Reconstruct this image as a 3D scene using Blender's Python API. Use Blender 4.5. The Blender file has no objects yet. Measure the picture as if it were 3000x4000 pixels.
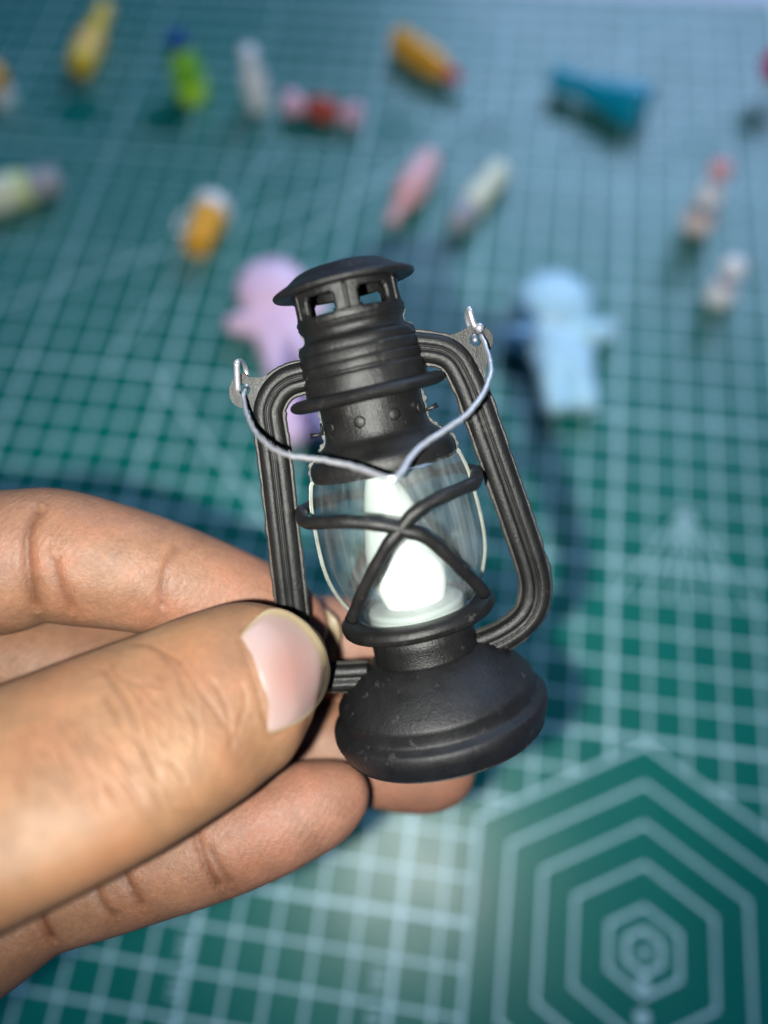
import bpy, bmesh, math, random
import numpy as np
from mathutils import Vector, Matrix
from mathutils.bvhtree import BVHTree

random.seed(7)
rng = np.random.default_rng(7)
SC = bpy.context.scene
COL = SC.collection
CM = 0.01                       # everything below is modelled in centimetres, linked in metres

# ------------------------------------------------------------------ camera
F = 3025.19                     # focal length in pixels of a 3000 x 4000 frame
CAM = np.array([-4.56488573, -3.77962488, 21.63557651])
RR = np.array([[0.9887987301901926, 0.14166283686613126, -0.04699693421157189],
               [0.11007986098036818, -0.9048125865504104, -0.41133515218592903],
               [-0.10079432216543624, 0.40155426017951606, -0.910271762029454]])
UNIT = 3000 / 1659.0            # measuring unit used for reading the photograph

def ray(x, y):                  # camera-space ray (z = 1) of a measured point
    return np.array([(x * UNIT - 1500) / F, (y * UNIT - 2000) / F, 1.0])
def to_world(p):                # camera space -> world, cm
    return CAM + RR.T @ np.asarray(p, float)
def W(x, y, z):
    return to_world(ray(x, y) * z)
def to_cam(p):
    return RR @ (np.asarray(p, float) - CAM)
def to_px(p):
    q = to_cam(p)
    return np.array([(1500 + F * q[0] / q[2]) / UNIT, (2000 + F * q[1] / q[2]) / UNIT, q[2]])
def ground(x, y, h=0.0):
    d = RR.T @ ray(x, y)
    return CAM + d * ((h - CAM[2]) / d[2])

cam_data = bpy.data.cameras.new("camera")
cam = bpy.data.objects.new("camera", cam_data)
COL.objects.link(cam)
m = Matrix.Identity(4)
for i in range(3):
    m[i][0], m[i][1], m[i][2], m[i][3] = RR[0][i], -RR[1][i], -RR[2][i], CAM[i] * CM
cam.matrix_world = m
cam_data.sensor_fit = 'VERTICAL'
cam_data.sensor_height = 36
cam_data.lens = F * 36 / 4000
cam_data.clip_start = 0.005
cam_data.clip_end = 50
cam_data.dof.use_dof = True
cam_data.dof.focus_distance = 0.0965
cam_data.dof.aperture_fstop = 6.0
SC.camera = cam

# ------------------------------------------------------------------ light
world = bpy.data.worlds.new("World")
SC.world = world
world.use_nodes = True
bg = world.node_tree.nodes["Background"]
bg.inputs["Color"].default_value = (0.10, 0.30, 0.75, 1)
bg.inputs["Strength"].default_value = 0.12

def lamp(name, kind, loc_cm, energy, color, **kw):
    d = bpy.data.lights.new(name, kind)
    d.energy = energy
    d.color = color
    for k, v in kw.items():
        setattr(d, k, v)
    o = bpy.data.objects.new(name, d)
    COL.objects.link(o)
    o.location = Vector(loc_cm) * CM
    return o
# the phone's own flash beside its lens
flash = lamp("phone_flash", 'SPOT', to_world((-0.95, 0.38, 0.0)), 1.80, (0.98, 0.985, 0.925), shadow_soft_size=0.0016, spot_size=math.radians(106), spot_blend=1.0)
flash.rotation_euler = Vector(RR.T @ ray(860, 900)).to_track_quat('-Z', 'Y').to_euler()
# the cool room lamp beyond the far side of the table, mirrored in the glossy mat
room = lamp("room_lamp", 'AREA', (22, 128, 88), 17.0, (0.46, 0.66, 1.0), shape='RECTANGLE', size=0.95, size_y=0.60)
room.rotation_euler = (Vector((-3, 12, 0)) - Vector((22, 128, 88))).to_track_quat('-Z', 'Y').to_euler()

SC.view_settings.view_transform = 'Standard'
SC.view_settings.look = 'None'
SC.view_settings.exposure = 0.1
SC.view_settings.gamma = 1.0
SC.cycles.use_denoising = True
SC.cycles.max_bounces = 10
SC.cycles.transparent_max_bounces = 16
SC.cycles.sample_clamp_indirect = 4
SC.cycles.caustics_reflective = False
SC.cycles.caustics_refractive = False

# ------------------------------------------------------------------ helpers
def link_mesh(name, verts, faces, mat, parent=None, smooth=True, weld=False):
    """verts in cm, local to the parent; links ONE mesh object."""
    me = bpy.data.meshes.new(name)
    me.from_pydata([tuple(np.asarray(v, float) * CM) for v in verts], [], faces)
    me.validate()
    bm = bmesh.new(); bm.from_mesh(me)
    if weld: bmesh.ops.remove_doubles(bm, verts=bm.verts, dist=1e-7)
    bmesh.ops.recalc_face_normals(bm, faces=bm.faces)
    bm.to_mesh(me); bm.free()
    if smooth:
        me.polygons.foreach_set("use_smooth", [True] * len(me.polygons))
    if mat is not None:
        me.materials.append(mat)
    o = bpy.data.objects.new(name, me)
    COL.objects.link(o)
    if parent is not None:
        o.parent = parent
    return o

class MB:
    """collects vertices and faces (cm)"""
    def __init__(s): s.v = []; s.f = []
    def add(s, v, f):
        n = len(s.v)
        s.v += [tuple(map(float, p)) for p in v]
        s.f += [tuple(i + n for i in q) for q in f]
        return s
    def build(s, name, mat, parent=None, smooth=True, weld=False):
        return link_mesh(name, s.v, s.f, mat, parent, smooth, weld)

def fit_r(prof):
    """radii were read against a first guess of the lantern's depth; bring them to its final depth"""
    out = []
    for r, z in prof:
        t = z / LEN
        out.append((r * (10.5 - 1.0 * t) / (11.55 - 2.05 * t), z))
    return out
def lathe(prof, n=96, axis=None, closed=False, bump=None):
    """prof: list of (r, z). returns verts, faces about local Z."""
    v, f = [], []
    for (r, z) in prof:
        for k in range(n):
            a = 2 * math.pi * k / n
            rr = r if bump is None else r + bump(a, z, r)
            v.append((rr * math.cos(a), rr * math.sin(a), z))
    for i in range(len(prof) - 1):
        for k in range(n):
            k2 = (k + 1) % n
            f.append((i * n + k, i * n + k2, (i + 1) * n + k2, (i + 1) * n + k))
    if closed:
        f.append(tuple(range(n))[::-1])
        f.append(tuple((len(prof) - 1) * n + k for k in range(n)))
    return v, f

def smooth_profile(prof, sub=4):
    """Catmull-Rom through profile points"""
    P = np.array(prof, float)
    out = []
    for i in range(len(P) - 1):
        p0, p1, p2, p3 = P[max(i - 1, 0)], P[i], P[i + 1], P[min(i + 2, len(P) - 1)]
        for t in np.linspace(0, 1, sub, endpoint=False):
            out.append(0.5 * ((2 * p1) + (-p0 + p2) * t + (2 * p0 - 5 * p1 + 4 * p2 - p3) * t * t + (-p0 + 3 * p1 - 3 * p2 + p3) * t ** 3))
    out.append(P[-1])
    return np.array(out)

def frames(path):
    path = np.asarray(path, float)
    T = np.gradient(path, axis=0)
    T /= np.linalg.norm(T, axis=1)[:, None]
    ref = np.array([0.12, 0.93, 0.34]) if abs(T[0] @ np.array([0.12, 0.93, 0.34])) < 0.9 else np.array([1.0, 0, 0])
    N = [None] * len(path)
    u = ref - T[0] * (ref @ T[0]); u /= np.linalg.norm(u); N[0] = u
    for i in range(1, len(path)):
        u = N[i - 1] - T[i] * (N[i - 1] @ T[i]); u /= np.linalg.norm(u); N[i] = u
    N = np.array(N)
    return T, N, np.cross(T, N)

def tube(path, r, n=10, cap=True, jitter=0.0):
    path = np.asarray(path, float)
    r = np.full(len(path), r) if np.isscalar(r) else np.asarray(r)
    T, N, B = frames(path)
    v, f = [], []
    for i in range(len(path)):
        for k in range(n):
            a = 2 * math.pi * k / n
            rr = r[i] * (1 + jitter * rng.normal())
            v.append(path[i] + rr * (math.cos(a) * N[i] + math.sin(a) * B[i]))
    for i in range(len(path) - 1):
        for k in range(n):
            k2 = (k + 1) % n
            f.append((i * n + k, i * n + k2, (i + 1) * n + k2, (i + 1) * n + k))
    if cap:
        f.append(tuple(range(n))[::-1]); f.append(tuple((len(path) - 1) * n + k for k in range(n)))
    return v, f

def ellipsoid(c, r, nu=24, nv=14, rot=None):
    v, f = [], []
    for i in range(nv + 1):
        t = math.pi * i / nv
        for k in range(nu):
            a = 2 * math.pi * k / nu
            p = np.array([r[0] * math.sin(t) * math.cos(a), r[1] * math.sin(t) * math.sin(a), r[2] * math.cos(t)])
            if rot is not None: p = rot @ p
            v.append(p + np.asarray(c, float))
    for i in range(nv):
        for k in range(nu):
            k2 = (k + 1) % nu
            f.append((i * nu + k, i * nu + k2, (i + 1) * nu + k2, (i + 1) * nu + k))
    return v, f

def tag(o, label=None, cat=None, group=None, kind=None):
    if label: o["label"] = label
    if cat: o["category"] = cat
    if group: o["group"] = group
    if kind: o["kind"] = kind
    return o

def empty(name, loc_cm, rot=None):
    o = bpy.data.objects.new(name, None)
    o.empty_display_size = 0.005
    COL.objects.link(o)
    M = Matrix.Identity(4)
    if rot is not None:
        for i in range(3):
            for j in range(3): M[i][j] = rot[i][j]
    for i in range(3): M[i][3] = loc_cm[i] * CM
    o.matrix_world = M
    return o

# ------------------------------------------------------------------ materials
def mat_new(name):
    mt = bpy.data.materials.new(name); mt.use_nodes = True
    nt = mt.node_tree
    return mt, nt, nt.nodes["Principled BSDF"]
def N(nt, kind, **kw):
    n = nt.nodes.new(kind)
    for k, v in kw.items():
        if k in n.inputs: n.inputs[k].default_value = v
        else: setattr(n, k, v)
    return n
def coords(nt, scale=100.0):
    tc = N(nt, "ShaderNodeTexCoord"); mp = N(nt, "ShaderNodeMapping")
    mp.inputs["Scale"].default_value = (scale,) * 3 if np.isscalar(scale) else scale
    nt.links.new(tc.outputs["Object"], mp.inputs["Vector"])
    return mp.outputs["Vector"]
def noise(nt, vec, scale, detail=4, rough=0.55):
    n = N(nt, "ShaderNodeTexNoise", Scale=scale, Detail=detail, Roughness=rough)
    nt.links.new(vec, n.inputs["Vector"])
    return n.outputs["Fac"]
def ramp(nt, fac, stops):
    r = N(nt, "ShaderNodeValToRGB")
    els = r.color_ramp.elements
    while len(els) < len(stops): els.new(0.5)
    for e, (p, c) in zip(els, stops):
        e.position = p; e.color = c if len(c) == 4 else (*c, 1)
    nt.links.new(fac, r.inputs["Fac"])
    return r.outputs["Color"]
def bump(nt, fac, dist, strength=1.0, normal=None):
    b = N(nt, "ShaderNodeBump", Strength=strength, Distance=dist)
    nt.links.new(fac, b.inputs["Height"])
    if normal is not None: nt.links.new(normal, b.inputs["Normal"])
    return b.outputs["Normal"]

def plastic(name, col, rough=0.4, spec=0.5, mott=0.15, sss=0.0, coat=0.0, trans=0.0, ior=1.46):
    mt, nt, b = mat_new(name)
    v = coords(nt)
    n1 = noise(nt, v, 2.5)
    c = ramp(nt, n1, [(0.3, tuple(x * (1 - mott) for x in col)), (0.7, tuple(min(1, x * (1 + mott)) for x in col))])
    nt.links.new(c, b.inputs["Base Color"])
    b.inputs["Roughness"].default_value = rough
    b.inputs["Specular IOR Level"].default_value = spec
    b.inputs["IOR"].default_value = ior
    b.inputs["Coat Weight"].default_value = coat
    b.inputs["Transmission Weight"].default_value = trans
    if sss:
        b.inputs["Subsurface Weight"].default_value = sss
        b.inputs["Subsurface Radius"].default_value = (1, 0.8, 0.7)
        b.inputs["Subsurface Scale"].default_value = 0.002
    nt.links.new(bump(nt, noise(nt, v, 30, 3), 0.00004), b.inputs["Normal"])
    return mt

def black_plastic(name, base=(0.0042, 0.0041, 0.0040), rough=0.37, specks=0.5):
    mt, nt, b = mat_new(name)
    v = coords(nt)
    dust = noise(nt, v, 26, 2, 0.5)
    blot = noise(nt, v, 3.2, 5, 0.6)
    c1 = ramp(nt, blot, [(0.25, base), (0.75, tuple(x * 1.9 for x in base))])
    dmask = ramp(nt, dust, [(0.745, (0, 0, 0)), (0.80, (specks,) * 3)])
    mx = N(nt, "ShaderNodeMix", data_type='RGBA')
    clus = N(nt, "ShaderNodeMath", operation='MULTIPLY')
    scf = ramp(nt, noise(nt, v, 1.7, 5, 0.7), [(0.47, (0.12,) * 3), (0.66, (1.0,) * 3)])
    scuff = ramp(nt, noise(nt, v, 4.5, 8, 0.75), [(0.60, (0, 0, 0)), (0.80, (0.22,) * 3)])
    nt.links.new(dmask, clus.inputs[0]); nt.links.new(scf, clus.inputs[1])
    ad = N(nt, "ShaderNodeMath", operation='ADD'); nt.links.new(clus.outputs[0], ad.inputs[0]); nt.links.new(scuff, ad.inputs[1])
    nt.links.new(ad.outputs[0], mx.inputs[0]); nt.links.new(c1, mx.inputs[6])
    mx.inputs[7].default_value = (0.30, 0.29, 0.27, 1)
    nt.links.new(mx.outputs[2], b.inputs["Base Color"])
    rr = ramp(nt, blot, [(0.25, (rough - 0.07,) * 3), (0.8, (rough + 0.12,) * 3)])
    nt.links.new(rr, b.inputs["Roughness"])
    b.inputs["Specular IOR Level"].default_value = 0.24
    mp = N(nt, "ShaderNodeMapping"); mp.inputs["Scale"].default_value = (1, 1, 0.12)
    nt.links.new(v, mp.inputs["Vector"])
    streak = noise(nt, mp.outputs["Vector"], 16, 3)
    nb = bump(nt, noise(nt, v, 45, 4, 0.65), 0.00007)
    nb = bump(nt, streak, 0.00005, 1.0, nb)
    nt.links.new(nb, b.inputs["Normal"])
    return mt

M_BLACK = black_plastic("black_moulded_plastic")
M_FLANGE = black_plastic("grey_mould_flash", (0.016, 0.0155, 0.014), 0.36, 0.7)
M_WORN = black_plastic("worn_mould_edge", (0.045, 0.045, 0.042), 0.3, 0.8)
M_BASE = black_plastic("matt_black_plastic", (0.0042, 0.0042, 0.0046), 0.44, 0.35)

def metal(name, col, rough):
    mt, nt, b = mat_new(name)
    v = coords(nt)
    nt.links.new(ramp(nt, noise(nt, v, 20, 4), [(0.3, tuple(x * 0.8 for x in col)), (0.7, col)]), b.inputs["Base Color"])
    b.inputs["Metallic"].default_value = 1
    b.inputs["Roughness"].default_value = rough
    nt.links.new(bump(nt, noise(nt, v, 40, 3), 0.00005), b.inputs["Normal"])
    return mt
M_WIRE = metal("zinc_wire", (0.46, 0.465, 0.50), 0.33)
M_WIRE.node_tree.nodes["Principled BSDF"].inputs["Metallic"].default_value = 0.75

def clear_plastic(name):
    """thick clear plastic with mould waviness: partly refracts, partly lets the light straight through, mirrors more at grazing angles"""
    mt = bpy.data.materials.new(name); mt.use_nodes = True
    nt = mt.node_tree; nt.nodes.clear()
    out = N(nt, "ShaderNodeOutputMaterial")
    v = coords(nt)
    nb = bump(nt, noise(nt, v, 1.5, 2), 0.00025)
    tr = N(nt, "ShaderNodeBsdfTransparent"); tr.inputs["Color"].default_value = (0.97, 0.985, 0.98, 1)
    rf = N(nt, "ShaderNodeBsdfRefraction", Roughness=0.015, IOR=1.47); rf.inputs["Color"].default_value = (0.98, 0.99, 0.985, 1)
    gl = N(nt, "ShaderNodeBsdfGlossy", Roughness=0.09)
    df = N(nt, "ShaderNodeBsdfDiffuse"); df.inputs["Color"].default_value = (0.80, 0.85, 0.82, 1)
    lw = N(nt, "ShaderNodeLayerWeight", Blend=0.35)
    for n in (gl, rf): nt.links.new(nb, n.inputs["Normal"])
    m0 = N(nt, "ShaderNodeMixShader"); m0.inputs[0].default_value = 0.09
    nt.links.new(tr.outputs[0], m0.inputs[1]); nt.links.new(rf.outputs[0], m0.inputs[2])
    haze_n = noise(nt, v, 2.2, 4, 0.6)                      # patchy pale haze mixed into the colour to brighten the globe
    mp = N(nt, "ShaderNodeMapping"); mp.inputs["Scale"].default_value = (1, 1, 0.05); nt.links.new(v, mp.inputs["Vector"])
    band = noise(nt, mp.outputs["Vector"], 3.2, 3, 0.6)                     # upright pale bands painted for highlights refracted in the wall
    hb_ = ramp(nt, band, [(0.50, (0.0,) * 3), (0.62, (0.045,) * 3), (0.70, (0.01,) * 3)])
    hs_ = ramp(nt, haze_n, [(0.48, (0.003,) * 3), (0.72, (0.02,) * 3)])
    hz_ = N(nt, "ShaderNodeMath", operation='ADD'); nt.links.new(hb_, hz_.inputs[0]); nt.links.new(hs_, hz_.inputs[1])
    hz = hz_.outputs[0]
    rim = ramp(nt, lw.outputs["Facing"], [(0.70, (0, 0, 0)), (0.88, (0.20,) * 3), (0.98, (0.75,) * 3)])  # white diffuse edge painted in for light refracting through the wall
    dr = N(nt, "ShaderNodeBsdfDiffuse"); dr.inputs["Color"].default_value = (0.72, 0.76, 0.72, 1)
    nt.links.new(bump(nt, noise(nt, v, 9, 2), 0.0018), dr.inputs["Normal"])
    mr = N(nt, "ShaderNodeMixShader")
    nt.links.new(rim, mr.inputs[0]); nt.links.new(m0.outputs[0], mr.inputs[1]); nt.links.new(dr.outputs[0], mr.inputs[2])
    m0 = mr
    m1 = N(nt, "ShaderNodeMixShader")
    nt.links.new(hz, m1.inputs[0]); nt.links.new(m0.outputs[0], m1.inputs[1]); nt.links.new(df.outputs[0], m1.inputs[2])
    fr = ramp(nt, lw.outputs["Facing"], [(0.35, (0.045,) * 3), (0.8, (0.16,) * 3), (1.0, (0.6,) * 3)])
    m2 = N(nt, "ShaderNodeMixShader")
    nt.links.new(fr, m2.inputs[0]); nt.links.new(m1.outputs[0], m2.inputs[1]); nt.links.new(gl.outputs[0], m2.inputs[2])
    nt.links.new(m2.outputs[0], out.inputs["Surface"])
    return mt
M_GLASS = clear_plastic("clear_plastic_globe")

def white_wax(name, col, emit=0.0):
    mt, nt, b = mat_new(name)
    b.inputs["Base Color"].default_value = (*col, 1)
    b.inputs["Roughness"].default_value = 0.35
    b.inputs["Subsurface Weight"].default_value = 0.5
    b.inputs["Subsurface Scale"].default_value = 0.002
    b.inputs["Subsurface Radius"].default_value = (1, 1, 1)
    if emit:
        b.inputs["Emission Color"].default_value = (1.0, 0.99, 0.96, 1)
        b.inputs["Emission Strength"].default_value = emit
    return mt
M_FLAME = white_wax("white_flame_plastic", (0.40, 0.435, 0.415), 0.0)
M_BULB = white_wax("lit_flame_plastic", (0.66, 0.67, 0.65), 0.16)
M_DISC = white_wax("white_disc_plastic", (0.30, 0.33, 0.32))

# ------------------------------------------------------------------ table and cutting mat
def quad_box(x0, x1, y0, y1, z0, z1):
    v = [(x0, y0, z0), (x1, y0, z0), (x1, y1, z0), (x0, y1, z0), (x0, y0, z1), (x1, y0, z1), (x1, y1, z1), (x0, y1, z1)]
    f = [(0, 3, 2, 1), (4, 5, 6, 7), (0, 1, 5, 4), (1, 2, 6, 5), (2, 3, 7, 6), (3, 0, 4, 7)]
    return v, f
MAT_X0, MAT_X1, MAT_Y0, MAT_Y1 = -54.1, 5.95, -14.1, 30.95
m_table = plastic("pale_laminate", (0.62, 0.60, 0.66), 0.45)
tb = MB().add(*quad_box(-80, 40, -40, 60, -2.8, -0.3)).build("table_top", m_table, smooth=False)
tag(tb, "pale lilac table top showing past the far edge of the cutting mat", kind="structure")

m_mat, nt, b = mat_new("green_mat_rubber")
v = coords(nt)
big = noise(nt, v, 0.22, 4)
nt.links.new(ramp(nt, big, [(0.3, (0.0, 0.118, 0.094)), (0.7, (0.0, 0.146, 0.114))]), b.inputs["Base Color"])
nt.links.new(ramp(nt, noise(nt, v, 0.6, 4), [(0.3, (0.33,) * 3), (0.7, (0.39,) * 3)]), b.inputs["Roughness"])
b.inputs["Specular IOR Level"].default_value = 0.42
nt.links.new(bump(nt, noise(nt, v, 25, 2), 0.000006), b.inputs["Normal"])
m_ink, nt, b = mat_new("pale_print_ink")
v = coords(nt)
nt.links.new(ramp(nt, noise(nt, v, 1.3, 5), [(0.25, (0.36, 0.57, 0.60)), (0.75, (0.48, 0.69, 0.72))]), b.inputs["Base Color"])
b.inputs["Roughness"].default_value = 0.40
b.inputs["Specular IOR Level"].default_value = 0.50

mat_root = empty("cutting_mat", ((MAT_X0 + MAT_X1) / 2, (MAT_Y0 + MAT_Y1) / 2, -0.3))
tag(mat_root, "green cutting mat printed with a pale centimetre grid, lying under everything", "cutting mat")
ox, oy, oz = (MAT_X0 + MAT_X1) / 2, (MAT_Y0 + MAT_Y1) / 2, -0.3
sv, sf = quad_box(MAT_X0 - ox, MAT_X1 - ox, MAT_Y0 - oy, MAT_Y1 - oy, 0, -oz)
MB().add(sv, sf).build("mat_sheet", m_mat, mat_root, smooth=False)

HEX = (0.91, -4.98)
CIRCLES = [(x, 22.15, 1.12) for x in (-22.0, -18.3, -12.6, -8.85, -5.1, -1.3, 2.77)]
def in_hex(x, y, R):
    dx, dy = abs(x - HEX[0]), abs(y - HEX[1])
    return dx < R * 0.866 and dy < R - dx * 0.5774
def blocked(x, y):
    return in_hex(x, y, 4.86) or any((x - a) ** 2 + (y - c) ** 2 < r * r for a, c, r in CIRCLES)
prt = {}
def strip(layer, a, c, w, z, clip=True):
    a, c = np.array(a, float), np.array(c, float)
    L = np.linalg.norm(c - a); d = (c - a) / L; nrm = np.array([-d[1], d[0]]) * w / 2
    k = max(1, int(L / 0.1)); run = None
    mb = prt.setdefault(layer, MB())
    def emit(t0, t1):
        p, q = a + d * t0, a + d * t1
        mb.add([(*(p + nrm - (ox, oy)), z), (*(p - nrm - (ox, oy)), z), (*(q - nrm - (ox, oy)), z), (*(q + nrm - (ox, oy)), z)], [(0, 1, 2, 3)])
    for i in range(k):
        mid = a + d * L * (i + 0.5) / k
        ok = not (clip and blocked(*mid))
        if ok and run is None: run = L * i / k
        if (not ok or i == k - 1) and run is not None:
            emit(run, L * (i + 1) / k if ok else L * i / k); run = None
Z0 = 0.3
for X in range(-50, 6):
    bold = X % 5 == 0
    strip("b" if bold else "a", (X, -13), (X, 30), 0.125 if bold else 0.075, Z0 + (0.008 if bold else 0.004))
for Y in range(-13, 31):
    bold = Y % 5 == 0
    strip("d" if bold else "c", (-50, Y), (5, Y), 0.12 if bold else 0.075, Z0 + (0.010 if bold else 0.006))
def poly_ring(layer, c, R, w, n, rot, z):
    mb = prt.setdefault(layer, MB()); vv = []; ff = []
    k = 1 / math.cos(math.pi / n)
    for i in range(n):
        a = rot + 2 * math.pi * i / n
        for s in (-1, 1):
            r = R + s * w / 2 * k
            vv.append((c[0] + r * math.cos(a) - ox, c[1] + r * math.sin(a) - oy, z))
    for i in range(n):
        j = (i + 1) % n
        ff.append((2 * i, 2 * i + 1, 2 * j + 1, 2 * j))
    mb.add(vv, ff)
for R_, w_ in ((0.48, 0.12), (0.965, 0.10), (1.93, 0.085), (2.88, 0.085), (3.86, 0.085), (4.86, 0.10)):
    poly_ring("e", HEX, R_, w_, 6, math.pi / 2, Z0 + 0.012)
def disc(layer, c, r, z, n=20):
    prt.setdefault(layer, MB()).add([(c[0] + r * math.cos(2 * math.pi * i / n) - ox, c[1] + r * math.sin(2 * math.pi * i / n) - oy, z) for i in range(n)], [tuple(range(n))])
disc("e", (0.93, -5.0), 0.11, Z0 + 0.012)
disc("e", (0.90, -5.68), 0.14, Z0 + 0.013)
disc("e", (0.88, -6.36), 0.17, Z0 + 0.012)
for a, c, r in CIRCLES: poly_ring("e", (a, c), r, 0.05, 40, 0, Z0 + 0.012)
# fan of angle guides and the long protractor diagonals
for x2 in (0.1, 0.95, 1.55, 2.45, 3.05, 3.9):
    strip("f", (2.05, 6.95), (x2, 4.05 if x2 not in (0.1, 3.9) else 4.0), 0.06, Z0 + 0.014)
for a, c in (((-17.2, 10.0), (-12.6, 23.0)), ((-28, 8.6), (-8.0, 20.2)), ((-12.5, 15.0), (-5.0, 24.5)), ((-4.5, 24.0), (3.5, 30.0)),
             ((-9.5, 4.0), (-15.5, 10.0)), ((-16, -8.2), (-9.6, -3.0))):
    strip("f", a, c, 0.085, Z0 + 0.014)
for yy in (-8.6, -7.6, -6.7):                     # ruler teeth beside the near bold lines
    for xx in (-10.35, -5.5):
        for q in range(3):
            strip("f", (xx, yy + 0.18 * q), (xx + 0.3, yy + 0.18 * q + 0.05), 0.06, Z0 + 0.014)
prb = MB()
for k in sorted(prt): prb.add(prt[k].v, prt[k].f)
pr = prb.build("grid_print", m_ink, mat_root, smooth=False)

# ------------------------------------------------------------------ lantern
AX0, AXK = 741.0, 0.2265                      # axis line in the photograph
A_cam = ray(741, 610) * 9.5
B_cam = ray(AX0 + AXK * (1606 - 610), 1606) * 10.5
LEN = np.linalg.norm(A_cam - B_cam)
axis_c = (A_cam - B_cam) / LEN                # up the lantern, camera space
mid_ray = (A_cam + B_cam) / 2; mid_ray /= np.linalg.norm(mid_ray)
Yc = mid_ray - axis_c * (mid_ray @ axis_c); Yc /= np.linalg.norm(Yc)      # away from the camera
Xc = np.cross(Yc, axis_c)                     # to the right in the picture
if Xc[0] < 0: Xc = -Xc
LROT = np.stack([RR.T @ Xc, RR.T @ Yc, RR.T @ axis_c], 1)                 # local -> world
LORG = to_world(B_cam)
def h(y):
    """height above the lantern's foot of the axis point seen at height y of the photograph"""
    r_ = ray(AX0 + AXK * (y - 610), y)
    # closest point between ray and axis
    d1 = r_ / np.linalg.norm(r_); d2 = axis_c; w0 = -B_cam
    a, b_, c_, d_, e_ = 1.0, d1 @ d2, 1.0, d1 @ w0, d2 @ w0
    return (a * e_ - b_ * d_) / (a * c_ - b_ * b_)
def plane(x, y, dy=0.0):
    """point of the lantern's frame plane (local coordinates) seen at x, y"""
    r_ = ray(x, y); t = (B_cam @ Yc + dy) / (r_ @ Yc)
    p = r_ * t - B_cam
    return np.array([p @ Xc, p @ Yc, p @ axis_c])
def local(x, y, z):
    p = ray(x, y) * z - B_cam
    return np.array([p @ Xc, p @ Yc, p @ axis_c])
def on_round(x, y, rfun):
    """front intersection of the view ray with a round body of radius rfun(height)"""
    best = None
    for z in np.linspace(8.0, 12.6, 900):
        p = local(x, y, z); g = math.hypot(p[0], p[1]) - rfun(p[2])
        if g <= 0: return p
        if best is None or g < best[0]: best = (g, p)
    return best[1]

lantern = empty("lantern", LORG, LROT)
tag(lantern, "miniature black hurricane lantern with clear globe pinched between thumb and finger", "lantern")

def rough_edge(amp):
    ph = rng.uniform(0, 6.28, 6)
    return lambda a, z, r: amp * (math.sin(3 * a + ph[0] + z * 4) + math.sin(7 * a + ph[1] - z * 9) * 0.6) * 0.5

# base
base_prof = smooth_profile([(0.30, h(1574)), (1.38, h(1574)), (1.475, h(1572)), (1.51, h(1565)), (1.57, h(1546)), (1.585, h(1533)), (1.565, h(1521)), (1.50, h(1515)), (1.452, h(1510)), (1.438, h(1503)), (1.436, h(1494)), (1.438, h(1486))], 4).tolist()
base_prof += smooth_profile([(1.430, h(1480)), (1.355, h(1467)), (1.245, h(1452)), (1.10, h(1434)), (0.95, h(1418)), (0.84, h(1409)), (0.77, h(1404)), (0.70, h(1402))], 4).tolist()
v, f = lathe(fit_r(base_prof), 128, bump=rough_edge(0.008))
f.append(tuple(range(128))[::-1])
MB().add(v, f).build("base", M_BASE, lantern)
# neck under the globe
v, f = lathe(fit_r([(0.60, h(1408)), (0.755, h(1406)), (0.742, h(1400)), (0.738, h(1370)), (0.74, h(1340)), (0.60, h(1330))]), 96)
MB().add(v, f).build("neck", M_BLACK, lantern)
# guard ring under the globe
def ring_prof(r, zc, rw, rh, n=16, pw=2.6):
    out = []
    for k in range(n + 1):
        a = 2 * math.pi * k / n
        c_, s_ = math.cos(a), math.sin(a)
        out.append((r + rw * abs(c_) ** (2 / pw) * np.sign(c_), zc + rh * abs(s_) ** (2 / pw) * np.sign(s_)))
    return out
v, f = lathe(fit_r(ring_prof(0.93, h(1322), 0.17, 0.105)), 128, bump=rough_edge(0.012))
MB().add(v, f).build("lower_ring", M_BLACK, lantern)
# chimney: flare over the globe, barrel, ring and collar
ch = smooth_profile([(0.70, h(1012)), (0.93, h(1010)), (0.965, h(1004)), (0.97, h(990)), (0.955, h(979)), (0.93, h(972)), (0.86, h(962)), (0.78, h(948)),
                     (0.715, h(938)), (0.69, h(930)), (0.675, h(915)), (0.665, h(880)), (0.66, h(862))], 4)
v, f = lathe(fit_r(ch), 96, bump=rough_edge(0.008))
MB().add(v, f).build("chimney_skirt", M_BLACK, lantern)
v, f = lathe(ring_prof(0.83, h(848), 0.165, 0.085, 16, 2.1), 128, bump=rough_edge(0.010))
MB().add(v, f).build("upper_ring", M_BLACK, lantern)
brl = [(0.66, h(852)), (0.775, h(848)), (0.775, h(835)), (0.77, h(815)), (0.765, h(802)), (0.748, h(799)), (0.745, h(795)), (0.76, h(791)), (0.757, h(778)),
       (0.742, h(775)), (0.755, h(771)), (0.745, h(755)), (0.725, h(750)), (0.735, h(746)), (0.725, h(735)), (0.70, h(729)), (0.635, h(722)), (0.62, h(713)),
       (0.625, h(706)), (0.655, h(698)), (0.665, h(692)), (0.645, h(690))]
v, f = lathe(smooth_profile(brl, 3), 96, bump=rough_edge(0.012))
MB().add(v, f).build("chimney_barrel", M_BLACK, lantern)
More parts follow.
